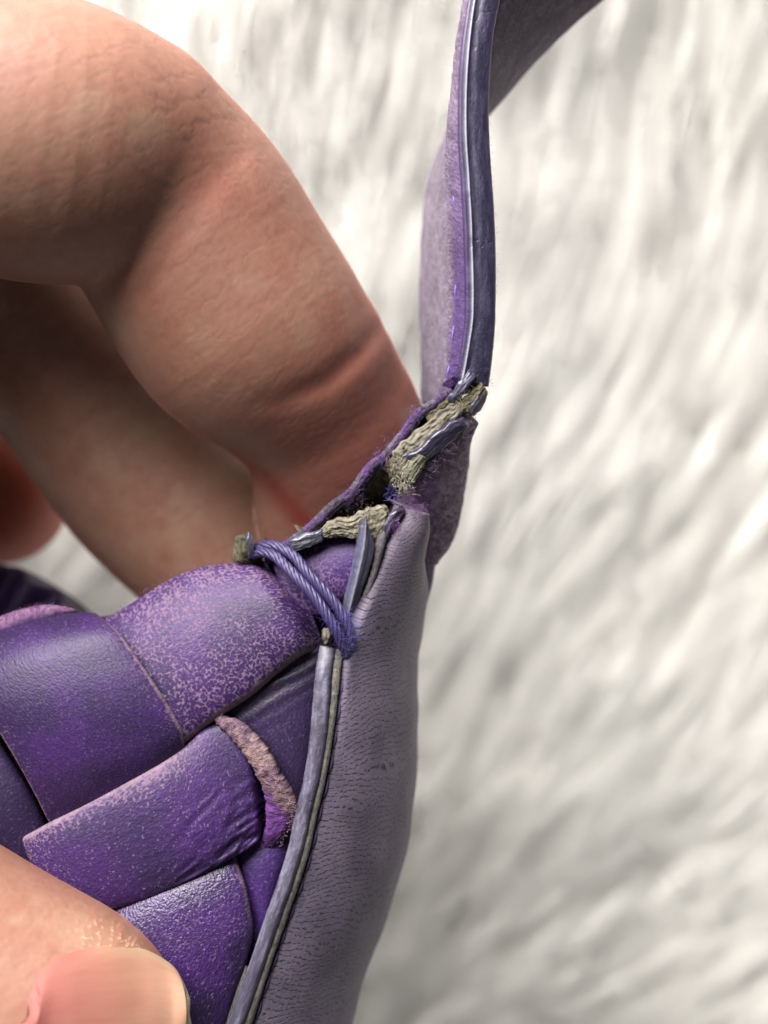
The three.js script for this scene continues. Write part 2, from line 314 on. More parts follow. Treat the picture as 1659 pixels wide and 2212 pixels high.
// little strips at the right and left
weave({ nu: 60, nv: 36, bulge: .9, thick: .8,
  a: [[505, 1826, -1.6], [520, 1880, -1], [536, 1950, -.9], [548, 2020, -1], [530, 2090, -1.2]], b: [[640, 1790, -2.2], [622, 1850, -1.6], [600, 1920, -1.5], [572, 1995, -1.6], [540, 2090, -1.8]] },
  { seed: 67, cell: .4, wear: () => .12, edge: () => .2, tint: (c) => mixc(c, hex(0x553092), .35) }, 'short strip end under the curled edge');
weave({ nu: 60, nv: 40, bulge: 1.0, thick: .8, endB: .1,
  a: [[-40, 1540, -2], [10, 1625, -1.3], [60, 1705, -1.2], [100, 1785, -2], [112, 1850, -2.6]], b: [[-190, 1620, -2], [-130, 1700, -1.2], [-70, 1800, -1], [-20, 1870, -1.6], [20, 1920, -2.4]] },
  { seed: 71, cell: .42, wear: (u, v) => .12, edge: () => .15, tint: (c) => mixc(c, hex(0x352a4e), .45) }, 'dark strip at the far left of the weave');
leatherPart('woven_strip', { nu: 90, nv: 24, bulge: .9, thick: .8, jag: .06, endB: .12, drop: -1,
  a: [[-70, 1362, -5.2], [0, 1333, -4.4], [60, 1312, -4], [110, 1306, -4.2], [185, 1326, -5.5]], b: [[-70, 1412, -3.4], [0, 1382, -3], [60, 1359, -3], [110, 1344, -3.4], [185, 1332, -5.4]] },
  () => suede({ seed: 73, c1: hex(0x6b3f86), c2: hex(0xa67aa0), tint: (c, u, v) => mixc(c, hex(0x4c2f7c), ss(.5, .95, v) * .5) }), bag, 'rubbed strip looped over the top edge');
put('suede_fuzz', fuzz([[0, 1334, -3.6], [60, 1313, -3.2], [110, 1308, -3.4], [160, 1322, -4.4]], 110, .35, .014, [0xa67aa0, 0x8a5f96], [0, .7, .4], 2), fibreMat, bag, null, 'stuff');
put('suede_fuzz', fuzz([[255, 1318, -3.4], [300, 1286, -3], [350, 1254, -2.8], [400, 1231, -2.8], [450, 1217, -2.8], [500, 1214, -3]], 90, .34, .012, [0xa67aa0, 0x8a6aa8], [-.3, .8, .2], 1), fibreMat, bag, null, 'stuff');
weave({ nu: 70, nv: 44, bulge: 1.2, thick: .8, endA: .1, prof: .7, // between thread and binding
  a: [[560, 1206, -4.4], [640, 1180, -3], [700, 1160, -2.2], [770, 1150, -1.6], [800, 1150, -1.6]], b: [[640, 1330, -3.4], [690, 1330, -2], [725, 1310, -1.6], [745, 1300, -1.6], [770, 1290, -2]] },
  { seed: 79, cell: .42, wear: (u, v) => .35 + .55 * ss(.35, .16, Math.abs(u - .32)) + .1 * v, edge: (u, v) => v < .5 ? .1 : .3, tint: (c) => mixc(c, hex(0x5a2f9a), .25) }, 'strip end between the thread and the binding');
// lining behind the weave
leatherPart('lining', { nu: 70, nv: 40, bulge: 0, thick: 1, round: .3, a: [[-200, 1395, -6.5], [0, 1375, -6.5], [150, 1338, -6.3], [240, 1328, -6], [320, 1300, -5.6], [450, 1236, -5.4], [600, 1205, -5.4], [700, 1190, -4.6], [770, 1180, -4]],
  b: [[-200, 2330, -3], [0, 2330, -3], [150, 2330, -3], [300, 2320, -3], [420, 2260, -3], [520, 2100, -3], [640, 1800, -3.4], [700, 1500, -3.8], [760, 1320, -4]] },
  () => suede({ seed: 83, c1: hex(0x2c2140), c2: hex(0x44305f) }), bag, null, { res: 6 });
// the bag's far wall, seen past the fingers
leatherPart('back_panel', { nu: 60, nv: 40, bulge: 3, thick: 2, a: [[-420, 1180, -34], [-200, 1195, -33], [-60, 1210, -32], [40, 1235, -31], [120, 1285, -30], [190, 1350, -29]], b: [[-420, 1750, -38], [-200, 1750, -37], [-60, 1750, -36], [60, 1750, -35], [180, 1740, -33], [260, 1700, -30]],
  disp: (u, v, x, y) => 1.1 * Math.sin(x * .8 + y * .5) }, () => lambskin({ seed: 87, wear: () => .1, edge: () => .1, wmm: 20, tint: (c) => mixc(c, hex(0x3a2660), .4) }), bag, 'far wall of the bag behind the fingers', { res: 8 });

// edge binding: painted edge, raw second layer, stitched seam
const edgeL = [[690, 1392, -.4], [680, 1450, .4], [674, 1520, .9], [668, 1590, 1.1], [655, 1680, 1.2], [638, 1750, 1.2], [621, 1830, 1.3], [600, 1900, 1.3], [570, 1985, 1.3], [535, 2090, 1.3], [490, 2212, 1.3], [455, 2300, 1.3]];
const edgeR = [[724, 1398, 0], [717, 1450, .7], [712, 1520, 1.1], [705, 1590, 1.3], [690, 1680, 1.4], [673, 1750, 1.4], [656, 1830, 1.5], [633, 1905, 1.5], [603, 1990, 1.5], [567, 2095, 1.5], [524, 2217, 1.5], [490, 2305, 1.5]];
const rawR = [[744, 1404, -.2], [737, 1455, .3], [729, 1525, .6], [719, 1597, .7], [703, 1690, .8], [686, 1760, .8], [669, 1838, .8], [646, 1913, .8], [616, 1998, .8], [580, 2103, .8], [540, 2225, .8], [505, 2312, .8]];
const bind = leatherPart('edge_binding', { nu: 220, nv: 18, bulge: .28, thick: 2.2, round: .22, jag: .05, jagSize: .35, a: edgeL, b: edgeR, solid: true, disp: (u, v, x) => .09 * (fbm(x * .9, v * 2, 4) - .5) },
  () => edgePaint({ seed: 91, c1: hex(0x575268), c2: hex(0x86819a), tint: (c, u, v) => mixc(mixc(c, hex(0x47415c), ss(.72, .98, v) * .7), hex(0x8a8790), ss(.12, .0, u) * .5) }), bag, 'grey violet painted edge binding', { bump: 8e-5, coat: .08 });
const off = (r, dx, dz) => r.map(([x, y, z]) => [x + dx, y, z + dz]);
leatherPart('raw_edge', { nu: 220, nv: 12, bulge: .2, thick: 2, round: .15, jag: .07, jagSize: .3, solid: true, a: off(edgeR, 1, -.25), b: rawR },
  () => coreFibre({ seed: 97, c1: hex(0x6d6a68), c2: hex(0x8d8880), dirt: .5 }), bind, 'dull raw leather layer beside the binding', { bump: 1e-4 });
// the upper length of the binding, broken loose and standing up
const bind2 = leatherPart('edge_binding', { nu: 90, nv: 22, bulge: .5, thick: 1, round: .2, jag: .05, jagSize: .5, solid: true,
  a: [[786, 1118, 1.0], [777, 1141, 1.1], [769, 1178, .9], [758, 1231, .4], [744, 1294, -.4], [735, 1345, -1.4]], b: [[790, 1118, 1.0], [800, 1148, .9], [809, 1180, .8], [799, 1231, .4], [784, 1275, -.2], [762, 1345, -1.2]],
  disp: (u, v, x, y) => .28 * Math.exp(-Math.pow((v - .42) / .12, 2)) - .12 * Math.exp(-Math.pow((v - .18) / .08, 2)) - .1 * Math.exp(-Math.pow((v - .7) / .08, 2)) },
  () => edgePaint({ seed: 101, c1: hex(0x545272), c2: hex(0x74738f), rough: .26, tint: (c, u, v) => mixc(c, hex(0xc2c2d0), Math.exp(-Math.pow((v - .42) / .1, 2)) * .7) }), bag, 'broken end of the edge binding, split to a point', { bump: 5e-5, coat: .4 });  // pale streak along the ridge: its highlight, painted in
leatherPart('raw_edge', { nu: 70, nv: 14, bulge: .3, thick: 1, round: .15, jag: .08, jagSize: .4, solid: true,
  a: [[812, 1160, .2], [810, 1185, .4], [801, 1232, .2], [786, 1276, -.3], [765, 1345, -1]], b: [[845, 1128, -.2], [832, 1180, .1], [815, 1241, 0], [800, 1285, -.3], [782, 1330, -.8]] },
  () => coreFibre({ seed: 103, c1: hex(0x6d6570), c2: hex(0x8b8388), dirt: .4 }), bind2, null, { bump: 1e-4 });

// side panel
const panelL = [[882, 1092, -.6], [852, 1165, -.1], [822, 1240, .1], [795, 1305, .2], [762, 1390, .2], [748, 1455, .3], [739, 1525, .4], [728, 1597, .4], [711, 1690, .4], [694, 1760, .4], [676, 1838, .4], [653, 1913, .4], [623, 1998, .4], [587, 2103, .4], [546, 2225, .4], [512, 2312, .4]];
const panelR = [[910, 1100, -2.2], [919, 1138, -3.6], [912, 1200, -5.6], [922, 1268, -8], [917, 1313, -9], [910, 1376, -9.5], [902, 1430, -9.5], [901, 1486, -9.5], [905, 1532, -9.5], [902, 1605, -9.5], [899, 1680, -9.5], [891, 1752, -9.5], [883, 1815, -9.5], [869, 1875, -9.5], [852, 1934, -9.5], [828, 2006, -9.5], [804, 2065, -9.5], [784, 2121, -9.5], [762, 2212, -9.5], [735, 2310, -9.5]];
leatherPart('side_panel', { nu: 240, nv: 80, even: true, bulge: 1.5, prof: .8, thick: 1.2, round: .3, a: panelL, b: panelR, disp: (u, v, x, y) => .25 * (fbm(x * .22, y * .2, 7, 2) - .5) + .05 * ss(.75, 1, v) * Math.sin(x * .8) },
  () => panelLeather({ seed: 107, c1: hex(0x72687c), c2: hex(0x84788e), c3: hex(0x2a2038), marks: (u, v) => .42 * ss(.8, .25, v) + .1 * ss(.05, .3, u), tint: (c, u, v) => mixc(mixc(c, hex(0x8d7c8c), ss(.2, .0, u) * .5), hex(0x574a86), ss(.93, 1, v) * .55) }), bag, 'lilac grey side panel with rows of dark pores', { bump: 8e-5, res: 20, tone: .45 });
{ // seam thread sunk between binding and panel
  const C = new THREE.CatmullRomCurve3(rawR.map(([x, y, z]) => L([x + 4, y, z - .3])), false, 'centripetal'), n = 17;
  const tone = new THREE.MeshStandardMaterial({ color: 0x3a2f52, roughness: .8 });
  for (let i = 0; i < n; i++) {
    const p = [0, .25, .5, .75, 1].map((k) => C.getPointAt(clamp((i + .1 + k * .7) / n)).add(V(.00006 * Math.sin(k * 3.14), 0, (.00018 * Math.sin(k * 3.14159) - .0001))));
    put('stitch', new THREE.TubeGeometry(new THREE.CatmullRomCurve3(p), 8, .00009, 6), tone, bag);
  }
}
// flaps behind the panel
const suedeLilac = (s, extra) => () => suede({ seed: s, c1: hex(0x6f6070), c2: hex(0x8a788c), tint: extra });
leatherPart('torn_flap', { nu: 100, nv: 50, bulge: .9, thick: .8, round: .25, jag: .04,
  a: [[1008, 898, -.4], [965, 955, -.8], [922, 1012, -1.4], [893, 1060, -2], [890, 1100, -3.4], [890, 1150, -5.4], [900, 1205, -7.5]], b: [[1026, 900, -1.6], [1014, 955, -4.5], [1011, 1012, -6.4], [1004, 1060, -7.4], [993, 1122, -8.2], [972, 1180, -9], [944, 1214, -9.6]],
  disp: (u, v, x, y) => .25 * (fbm(x * .8, y * .8, 12, 3) - .5) }, suedeLilac(109, (c, u, v, x, y, a) => mixc(mixc(c, hex(0x3f3248), ss(.48, .72, fbm(x * 2.6, y * 2.6, 5, 4) + .14 * ss(.5, .1, v)) * .6), hex(0x8c5f96), ss(.45, .1, v) * ss(.3, .5, u) * .5)), bag, 'loose lilac flap of the torn strap', { bump: 1.2e-4, tone: .85 });
leatherPart('torn_flap', { nu: 60, nv: 30, bulge: .6, thick: .8, a: [[890, 1180, -7], [893, 1220, -8], [898, 1260, -9], [900, 1310, -10]], b: [[950, 1190, -10], [939, 1225, -10.6], [934, 1255, -10.8], [915, 1310, -11]] }, suedeLilac(113, (c) => mixc(c, hex(0x5c4c66), .4)), bag, 'lower flap tucked behind the side panel', { tone: .75 });

// ---------------------------------------------------------------- the strap
const strapNear = [[1040, 852, -.6], [1035, 835, -.4], [1030, 801, .1], [1034, 738, .3], [1040, 653, .4], [1040, 569, .4], [1036, 485, .4], [1032, 421, .4], [1028, 337, .4], [1024, 253, .4], [1026, 169, .3], [1034, 84, .1], [1046, 0, -.2], [1066, -90, -.6]];
const strapFar = [[922, 890, -12.5], [915, 865, -13.5], [914, 801, -14], [913, 738, -14.3], [911, 660, -14.5], [912, 569, -14.5], [915, 490, -14.5], [922, 435, -14.5], [938, 360, -14.5], [972, 285, -14.5], [1040, 215, -14.5], [1128, 118, -14.5], [1225, 30, -14.5], [1330, -50, -14.5]];
// left ply and right ply: one solid 2.4 mm thick, its near edge painted
const plyShift = (r, dx, dz = 0) => r.map(([x, y, z]) => [x + dx, y, z + dz]);
const strap = leatherPart('strap', { u0: .035, nu: 200, nv: 70, face: [-1, 0, .25], bulge: .35, prof: .9, thick: 1.75, round: .3, solid: true, a: plyShift(strapNear, -31, -.5), b: plyShift(strapFar, -6),
  disp: (u, v, x, y) => .28 * (fbm(x * .3, y * .3, 3, 2) - .5) - .22 * Math.exp(-Math.pow((y - 1.1) / .3, 2)) },
  () => suede({ seed: 127, c1: hex(0x75687a), c2: hex(0x8d8092), tint: (c, u, v, x, y, a) => { const k = ss(.24, .04, v + .1 * (a - .5)) * ss(.75, .25, u); return mixc(mixc(c, hex(0x6a4480), k * .75), hex(0xa58a9c), ss(.14, .03, v) * ss(.3, .8, u) * .4); } }), bag, 'lilac grey shoulder strap seen on edge', { bump: 1.1e-4, res: 10, tone: .4 });
leatherPart('strap_ply', { nu: 200, nv: 22, bulge: .35, thick: .6, round: .2, jag: .12, jagSize: .6,
  a: [[955, 838, -2.2], [962, 780, -2.4], [966, 712, -2.4], [970, 632, -2.4], [970, 548, -2.4], [966, 464, -2.4], [961, 379, -2.3], [962, 308, -2], [968, 240, -1.8], [977, 169, -1.6], [984, 105, -1.5], [992, 60, -1.5], [1001, 0, -1.8], [1018, -90, -2]],
  b: [[990, 815, -.3], [998, 780, -.2], [1006, 720, -.2], [1012, 632, -.2], [1010, 548, -.2], [1007, 464, -.2], [1002, 379, -.2], [997, 295, -.2], [997, 211, -.2], [1001, 126, -.2], [1008, 60, -.4], [1017, 0, -.7], [1034, -90, -1]],
  disp: (u, v, x, y) => .16 * (fbm(x * 1.5, y * 1.5, 44, 3) - .5) },
  () => suede({ seed: 129, c1: hex(0x72607a), c2: hex(0x93809a), tint: (c, u, v, x, y, a) => mixc(c, hex(0x5a3c82), ss(.7, .15, u) * ss(.25, .6, v + .5 * (a - .5)) * .85) }), strap, 'outer ply of the strap, its edge frayed purple', { bump: 1.6e-4 });
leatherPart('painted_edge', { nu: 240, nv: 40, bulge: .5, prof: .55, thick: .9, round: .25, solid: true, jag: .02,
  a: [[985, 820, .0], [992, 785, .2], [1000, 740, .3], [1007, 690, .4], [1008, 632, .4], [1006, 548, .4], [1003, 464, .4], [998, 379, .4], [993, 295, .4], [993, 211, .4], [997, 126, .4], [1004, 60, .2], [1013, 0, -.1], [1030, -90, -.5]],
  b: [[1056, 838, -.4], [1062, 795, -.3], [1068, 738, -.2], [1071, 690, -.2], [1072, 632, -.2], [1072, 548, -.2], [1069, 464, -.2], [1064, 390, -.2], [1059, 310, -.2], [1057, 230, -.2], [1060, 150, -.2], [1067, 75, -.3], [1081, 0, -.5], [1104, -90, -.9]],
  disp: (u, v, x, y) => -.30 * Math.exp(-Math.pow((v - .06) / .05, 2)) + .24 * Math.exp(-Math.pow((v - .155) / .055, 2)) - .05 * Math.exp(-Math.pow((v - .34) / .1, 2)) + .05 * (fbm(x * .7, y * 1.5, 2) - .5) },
  () => edgePaint({ seed: 131, c1: hex(0x2c2840), c2: hex(0x423e58), rough: .34, cracks: [[15.6, .07, 1], [33.6, .05, 3], [1.4, .06, 2]], tint: (c, u, v) => mixc(mixc(mixc(c, hex(0x4b3768), ss(.8, .98, v) * .6), hex(0xe4e3ee), Math.exp(-Math.pow((v - .155) / .042, 2)) * .62 * ss(.2, .42, vn(u * 22, 3, 8) + .25)), hex(0x4f2f72), ss(.08, .0, v) * .7) }), strap, 'dark worn painted edge with a painted highlight along its ridge', { bump: 9e-5, coat: .1, tone: .5 });  // pale line on the ridge is a specular highlight put into the colour
{ // stitches down the strap
  const line = new THREE.CatmullRomCurve3([[966, 820, -1.0], [980, 712, -1.05], [985, 611, -1.05], [984, 497, -1.05], [979, 413, -1.05], [976, 320, -1.0], [980, 211, -.9], [990, 97, -.8], [1006, 0, -1]].map(L), false, 'centripetal');
  const mat = new THREE.MeshStandardMaterial({ color: 0x57468c, roughness: .7 });
  for (let i = 0; i < 8; i++) {
    const u = (i + .2 + rr(-.12, .12)) / 9, sp = rr(.025, .045), p = [0, .5, 1].map((k) => line.getPointAt(clamp(u + (k - .5) * sp)).add(V(rr(-.00006, .00006), 0, -.00013 + .00016 * Math.sin(k * Math.PI))));
    put('stitch', new THREE.TubeGeometry(new THREE.CatmullRomCurve3(p), 10, .00011, 7), mat, strap);
  }
  put('strap_fuzz', mergeGeometries([
    fuzz([[975, 820, -.6], [985, 740, -.6], [990, 660, -.6], [990, 560, -.6], [984, 480, -.6]], 900, .55, .015, [0x5f4a74, 0x684a80, 0x86708c, 0x544068], [-.6, -.3, .7], 8),
    fuzz([[985, 300, -.4], [985, 211, -.4], [990, 126, -.4], [1003, 30, -.6]], 120, .38, .014, [0x7a6488, 0x9a8a9c], [-.8, .2, .2], 4),
    fuzz([[955, 850, -.3], [980, 822, 0], [990, 790, .1]], 160, .7, .016, [0x7a3aa0, 0x6a4a90, 0x5b3a8c], [-.6, -.1, .5], 5),
    fuzz([[1071, 640, -.4], [1072, 520, -.4], [1060, 330, -.4], [1058, 220, -.4]], 60, .28, .012, [0x4a3a6a, 0x6a4a90], [.9, 0, .2], 1),
    fuzz([[1056, 822, -.4], [1060, 832, -.4]], 14, .3, .016, [0x7a3aa0], [.9, .2, .2], 2)]), fibreMat, strap, null, 'stuff');
}

// ---------------------------------------------------------------- the tear
const lipLine = [[968, 846, -.2], [939, 868, -.1], [903, 893, 0], [878, 930, .2], [853, 957, .2], [827, 987, .1], [802, 1006, .1], [779, 1036, .1], [756, 1064, .1], [719, 1091, .1], [696, 1114, 0], [667, 1141, 0], [636, 1164, -.5], [604, 1186, -1.6], [570, 1210, -3.4]];
leatherPart('torn_lip', { nu: 160, nv: 30, face: [-.6, .6, .5], bulge: .3, thick: .45, round: .12, jag: .12, jagSize: .55, a: lipLine, b: lipLine.map(([x, y, z], i) => [x + 10 + i * .6, y + 12, z - 8]), disp: (u, v, x, y) => .3 * (fbm(x * 1.4, y * 1.4, 22, 3) - .5) },
  () => suede({ seed: 137, c1: hex(0x453854), c2: hex(0x615070), tint: (c, u, v, x) => mixc(c, hex(0x6a3a8c), ss(.52, .68, fbm(x * .7, 1, 6, 2)) * ss(.4, .05, v) * .8) }), bag, 'thin torn lip of purple hide along the split', { bump: 1.4e-4 });
leatherPart('torn_lip', { nu: 220, nv: 10, bulge: .05, thick: .35, round: .08, jag: .14, jagSize: .3, a: lipLine.map(([x, y, z]) => [x - 1, y - 1, z]), b: lipLine.map(([x, y, z], i) => [x + 7 + 5 * Math.sin(i * 1.7), y + 6, z - .5]), disp: (u, v, x, y) => .4 * (fbm(x * 2.6, y * 2, 25, 3) - .5) },
  () => coreFibre({ seed: 139, c1: hex(0x4a4252), c2: hex(0x7c7280), dirt: .9, tint: (c, u, v, x, y) => mixc(c, hex(0x6a3a90), ss(.52, .66, fbm(x * .8, y, 14, 2)) * .7) }), bag, null, { bump: 1.6e-4 });
put('torn_fibres', mergeGeometries([
  fuzz(lipLine, 900, .36, .016, [0x4c3a60, 0x5b4370, 0x50465e, 0x76688a, 0x423a4a], [-.6, .6, .3], 4),
  fuzz([[935, 870, 0], [900, 892, .1], [890, 910, .2]], 160, .4, .018, [0x67428a, 0x7a5a98], [-.4, .5, .6], 7),
  fuzz([[850, 955, .2], [830, 985, .2], [815, 1000, .2]], 200, .42, .02, [0x74459a, 0x8a60a8, 0x694388], [-.1, .2, .7], 8),
  fuzz([[775, 1050, 0], [765, 1075, -.2], [735, 1090, 0]], 160, .45, .018, [0x67428a, 0x74508c, 0x6b5a7a], [.2, .2, .6], 8)]), fibreMat, bag, null, 'stuff');
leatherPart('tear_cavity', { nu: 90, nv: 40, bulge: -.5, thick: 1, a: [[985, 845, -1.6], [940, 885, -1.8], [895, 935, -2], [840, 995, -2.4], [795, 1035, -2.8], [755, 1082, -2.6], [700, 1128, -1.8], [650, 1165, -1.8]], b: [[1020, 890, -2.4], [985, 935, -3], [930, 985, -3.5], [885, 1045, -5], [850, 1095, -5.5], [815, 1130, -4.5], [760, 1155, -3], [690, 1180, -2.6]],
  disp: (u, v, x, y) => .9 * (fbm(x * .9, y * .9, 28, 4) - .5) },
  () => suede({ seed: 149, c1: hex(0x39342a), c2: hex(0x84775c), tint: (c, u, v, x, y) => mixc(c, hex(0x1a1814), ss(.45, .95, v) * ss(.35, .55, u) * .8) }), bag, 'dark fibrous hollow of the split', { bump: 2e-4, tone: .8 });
const core = (o, s, c1, c2, label, tint, name = 'torn_core') => leatherPart(name, { nu: 140, nv: 44, bulge: .32, prof: .5, thick: .9, round: .25, jag: .22, jagSize: .6, endA: .06, endB: .06, drop: -.6, solid: true, disp: (u, v, x, y) => .24 * (fbm(x * .55, y * 6.5, s, 3) - .5) + .34 * (fbm(x * 2.2, y * 2.6, s + 4, 3) - .5), ...o }, () => coreFibre({ seed: s, c1, c2, tint }), bag, label, { bump: 1.6e-4 });
const B1 = hex(0x787164), B2 = hex(0xa8a190);
core({ bulge: .2, a: [[994, 852, .1], [962, 878, .3], [925, 906, .4], [884, 942, .5], [850, 972, .5], [842, 1000, .3], [842, 1026, 0]], b: [[1012, 880, .2], [992, 903, .4], [962, 934, .4], [922, 972, .5], [896, 996, .5], [880, 1018, .4], [870, 1044, 0]] }, 151, B1, B2, 'long beige core of the torn strap');
core({ jag: .2, a: [[1040, 822, .3], [1022, 838, .3], [1008, 855, .3], [990, 868, .2]], b: [[1052, 842, 0], [1040, 866, .1], [1020, 888, .2], [1002, 892, .1]] }, 157, hex(0x6c6650), hex(0x9a9270), 'beige stuffing in the bend of the strap');
core({ a: [[965, 856, -.2], [950, 870, -.2], [935, 884, -.3], [915, 900, -.4]], b: [[985, 860, -.2], [966, 880, -.2], [948, 896, -.3], [925, 918, -.5]], bulge: .3 }, 163, hex(0x5b553f), hex(0x8a8262), null);
core({ a: [[682, 1144, -.4], [712, 1124, .1], [745, 1118, .2], [775, 1106, .3], [800, 1096, .3], [838, 1092, .1]], b: [[700, 1166, -.4], [730, 1162, 0], [765, 1164, 0], [790, 1168, .1], [818, 1168, 0], [848, 1122, -.2]], bulge: .35 }, 167, hex(0x827a6a), hex(0xada58f), 'lower beige core below the hollow');
const chip = (o, s, c1, c2, label, rough = .3, cr) => leatherPart('paint_chip', { nu: 90, nv: 26, bulge: .14, prof: .4, thick: .4, round: .08, jag: .2, jagSize: .8, endA: .1, endB: .1, drop: -.3, solid: true, disp: (u, v, x, y) => .22 * (fbm(x * 1.1, y * 1.6, s, 3) - .5) + .1 * (fbm(x * 1.2, y * 7, s + 3, 2) - .5), ...o }, () => edgePaint({ seed: s, c1, c2, rough, cracks: cr }), bag, label, { bump: 8e-5, coat: .25 });
chip({ a: [[1014, 795, .8], [1000, 812, .9], [986, 830, .8], [972, 852, .5], [966, 866, .2]], b: [[1030, 812, .8], [1012, 835, .9], [1000, 850, .8], [988, 862, .6], [976, 872, .2]] }, 173, hex(0x4a4766), hex(0x6a6884), 'peeled chip of edge paint at the bend');
chip({ a: [[1034, 848, .5], [1024, 862, .6], [1016, 878, .5], [1012, 893, .2]], b: [[1055, 838, -.2], [1048, 868, -.1], [1036, 890, 0], [1022, 902, 0]] }, 179, hex(0x4a4860), hex(0x66647c));
chip({ a: [[1003, 902, .5], [978, 908, .9], [955, 926, 1.0], [925, 950, 1.0], [900, 970, 1.0], [880, 985, .8], [872, 1005, .4]], b: [[1016, 912, -.1], [1004, 932, .1], [984, 948, .2], [955, 968, .3], [928, 990, .3], [915, 1005, .2], [905, 1032, -.1]], nu: 120, bulge: .3 }, 181, hex(0x3f3a54), hex(0x5c5872), 'broad flake of dark edge paint below the core', .28, [[4.4, .06, 2]]);
core({ a: [[900, 975, 1.0], [884, 992, .9], [872, 1010, .7], [864, 1035, .3]], b: [[924, 986, .6], [918, 1006, .5], [908, 1024, .4], [888, 1045, .1]], bulge: .3, disp: (u, v, x, y) => .4 * (fbm(x * .4, y * 4.4, 191, 3) - .5) }, 191, hex(0x7d7c6a), hex(0xa6a48c), 'cracked grey green fibres at the end of the flake');
chip({ a: [[700, 1143, .2], [672, 1150, .3], [645, 1160, .2], [622, 1172, -.2]], b: [[702, 1168, -.2], [680, 1178, -.2], [655, 1188, -.3], [630, 1194, -.6]] }, 193, hex(0x6c6b80), hex(0xa3a3b2), 'silvery flake of edge paint by the thread', .2);
chip({ a: [[872, 1092, -.2], [850, 1104, .3], [834, 1124, .4], [826, 1150, .3]], b: [[880, 1104, -.4], [862, 1122, 0], [846, 1145, .1], [836, 1170, 0]] }, 197, hex(0x45405a), hex(0x6a6578));
put('torn_fibres', mergeGeometries([
  fuzz([[858, 1032, .6], [868, 1045, .4], [880, 1052, .2]], 170, .6, .03, [0xc2bca6, 0xa8a08a, 0xd0cab8], [.1, -.6, .6], 7),
  fuzz([[846, 985, .6], [850, 1010, .5], [862, 1030, .3]], 150, .4, .02, [0xb5aa82, 0xa0956e], [-.5, -.3, .6], 6),
  fuzz([[990, 858, .4], [1010, 862, .5], [1000, 885, .4]], 130, .5, .022, [0x9a9270, 0x7a7254], [0, 0, .8], 9),
  fuzz([[700, 1140, .3], [760, 1128, .4], [820, 1105, .4]], 90, .3, .016, [0xb4ab92, 0x9a917a], [0, .5, .6], 8)]), fibreMat, bag, null, 'stuff');
put('thread_end', fuzz([[840, 1066, 0], [852, 1070, .2], [862, 1066, .2]], 40, .6, .04, [0x4a3c98, 0x3e3284, 0x5c50a8], [.2, .3, .5], 6), fibreMat, bag, 'frayed end of blue violet thread in the split', 'stuff');
put('torn_fibres', fuzz([[858, 1078, .2], [880, 1088, .2], [905, 1102, -.4], [912, 1112, -1]], 240, .42, .026, [0x7a4c94, 0x8f68a0, 0x6a4286, 0x80688a], [.6, -.4, .5], 6), fibreMat, bag, null, 'stuff');
put('torn_fibres', fuzz([[846, 1128, .5], [852, 1136, .4], [848, 1146, .4]], 110, .4, .024, [0x8a5aa0, 0x764a90], [.1, -.1, .8], 6), fibreMat, bag, null, 'stuff');
put('torn_fibres', fuzz([[1015, 905, -.2], [985, 945, -.1], [945, 985, 0], [915, 1025, -.2], [900, 1055, -.8]], 420, .5, .02, [0x6f5a7a, 0x8a6a94, 0x5a4866, 0x8c7c8c], [.4, -.5, .4], 6), fibreMat, bag, null, 'stuff');

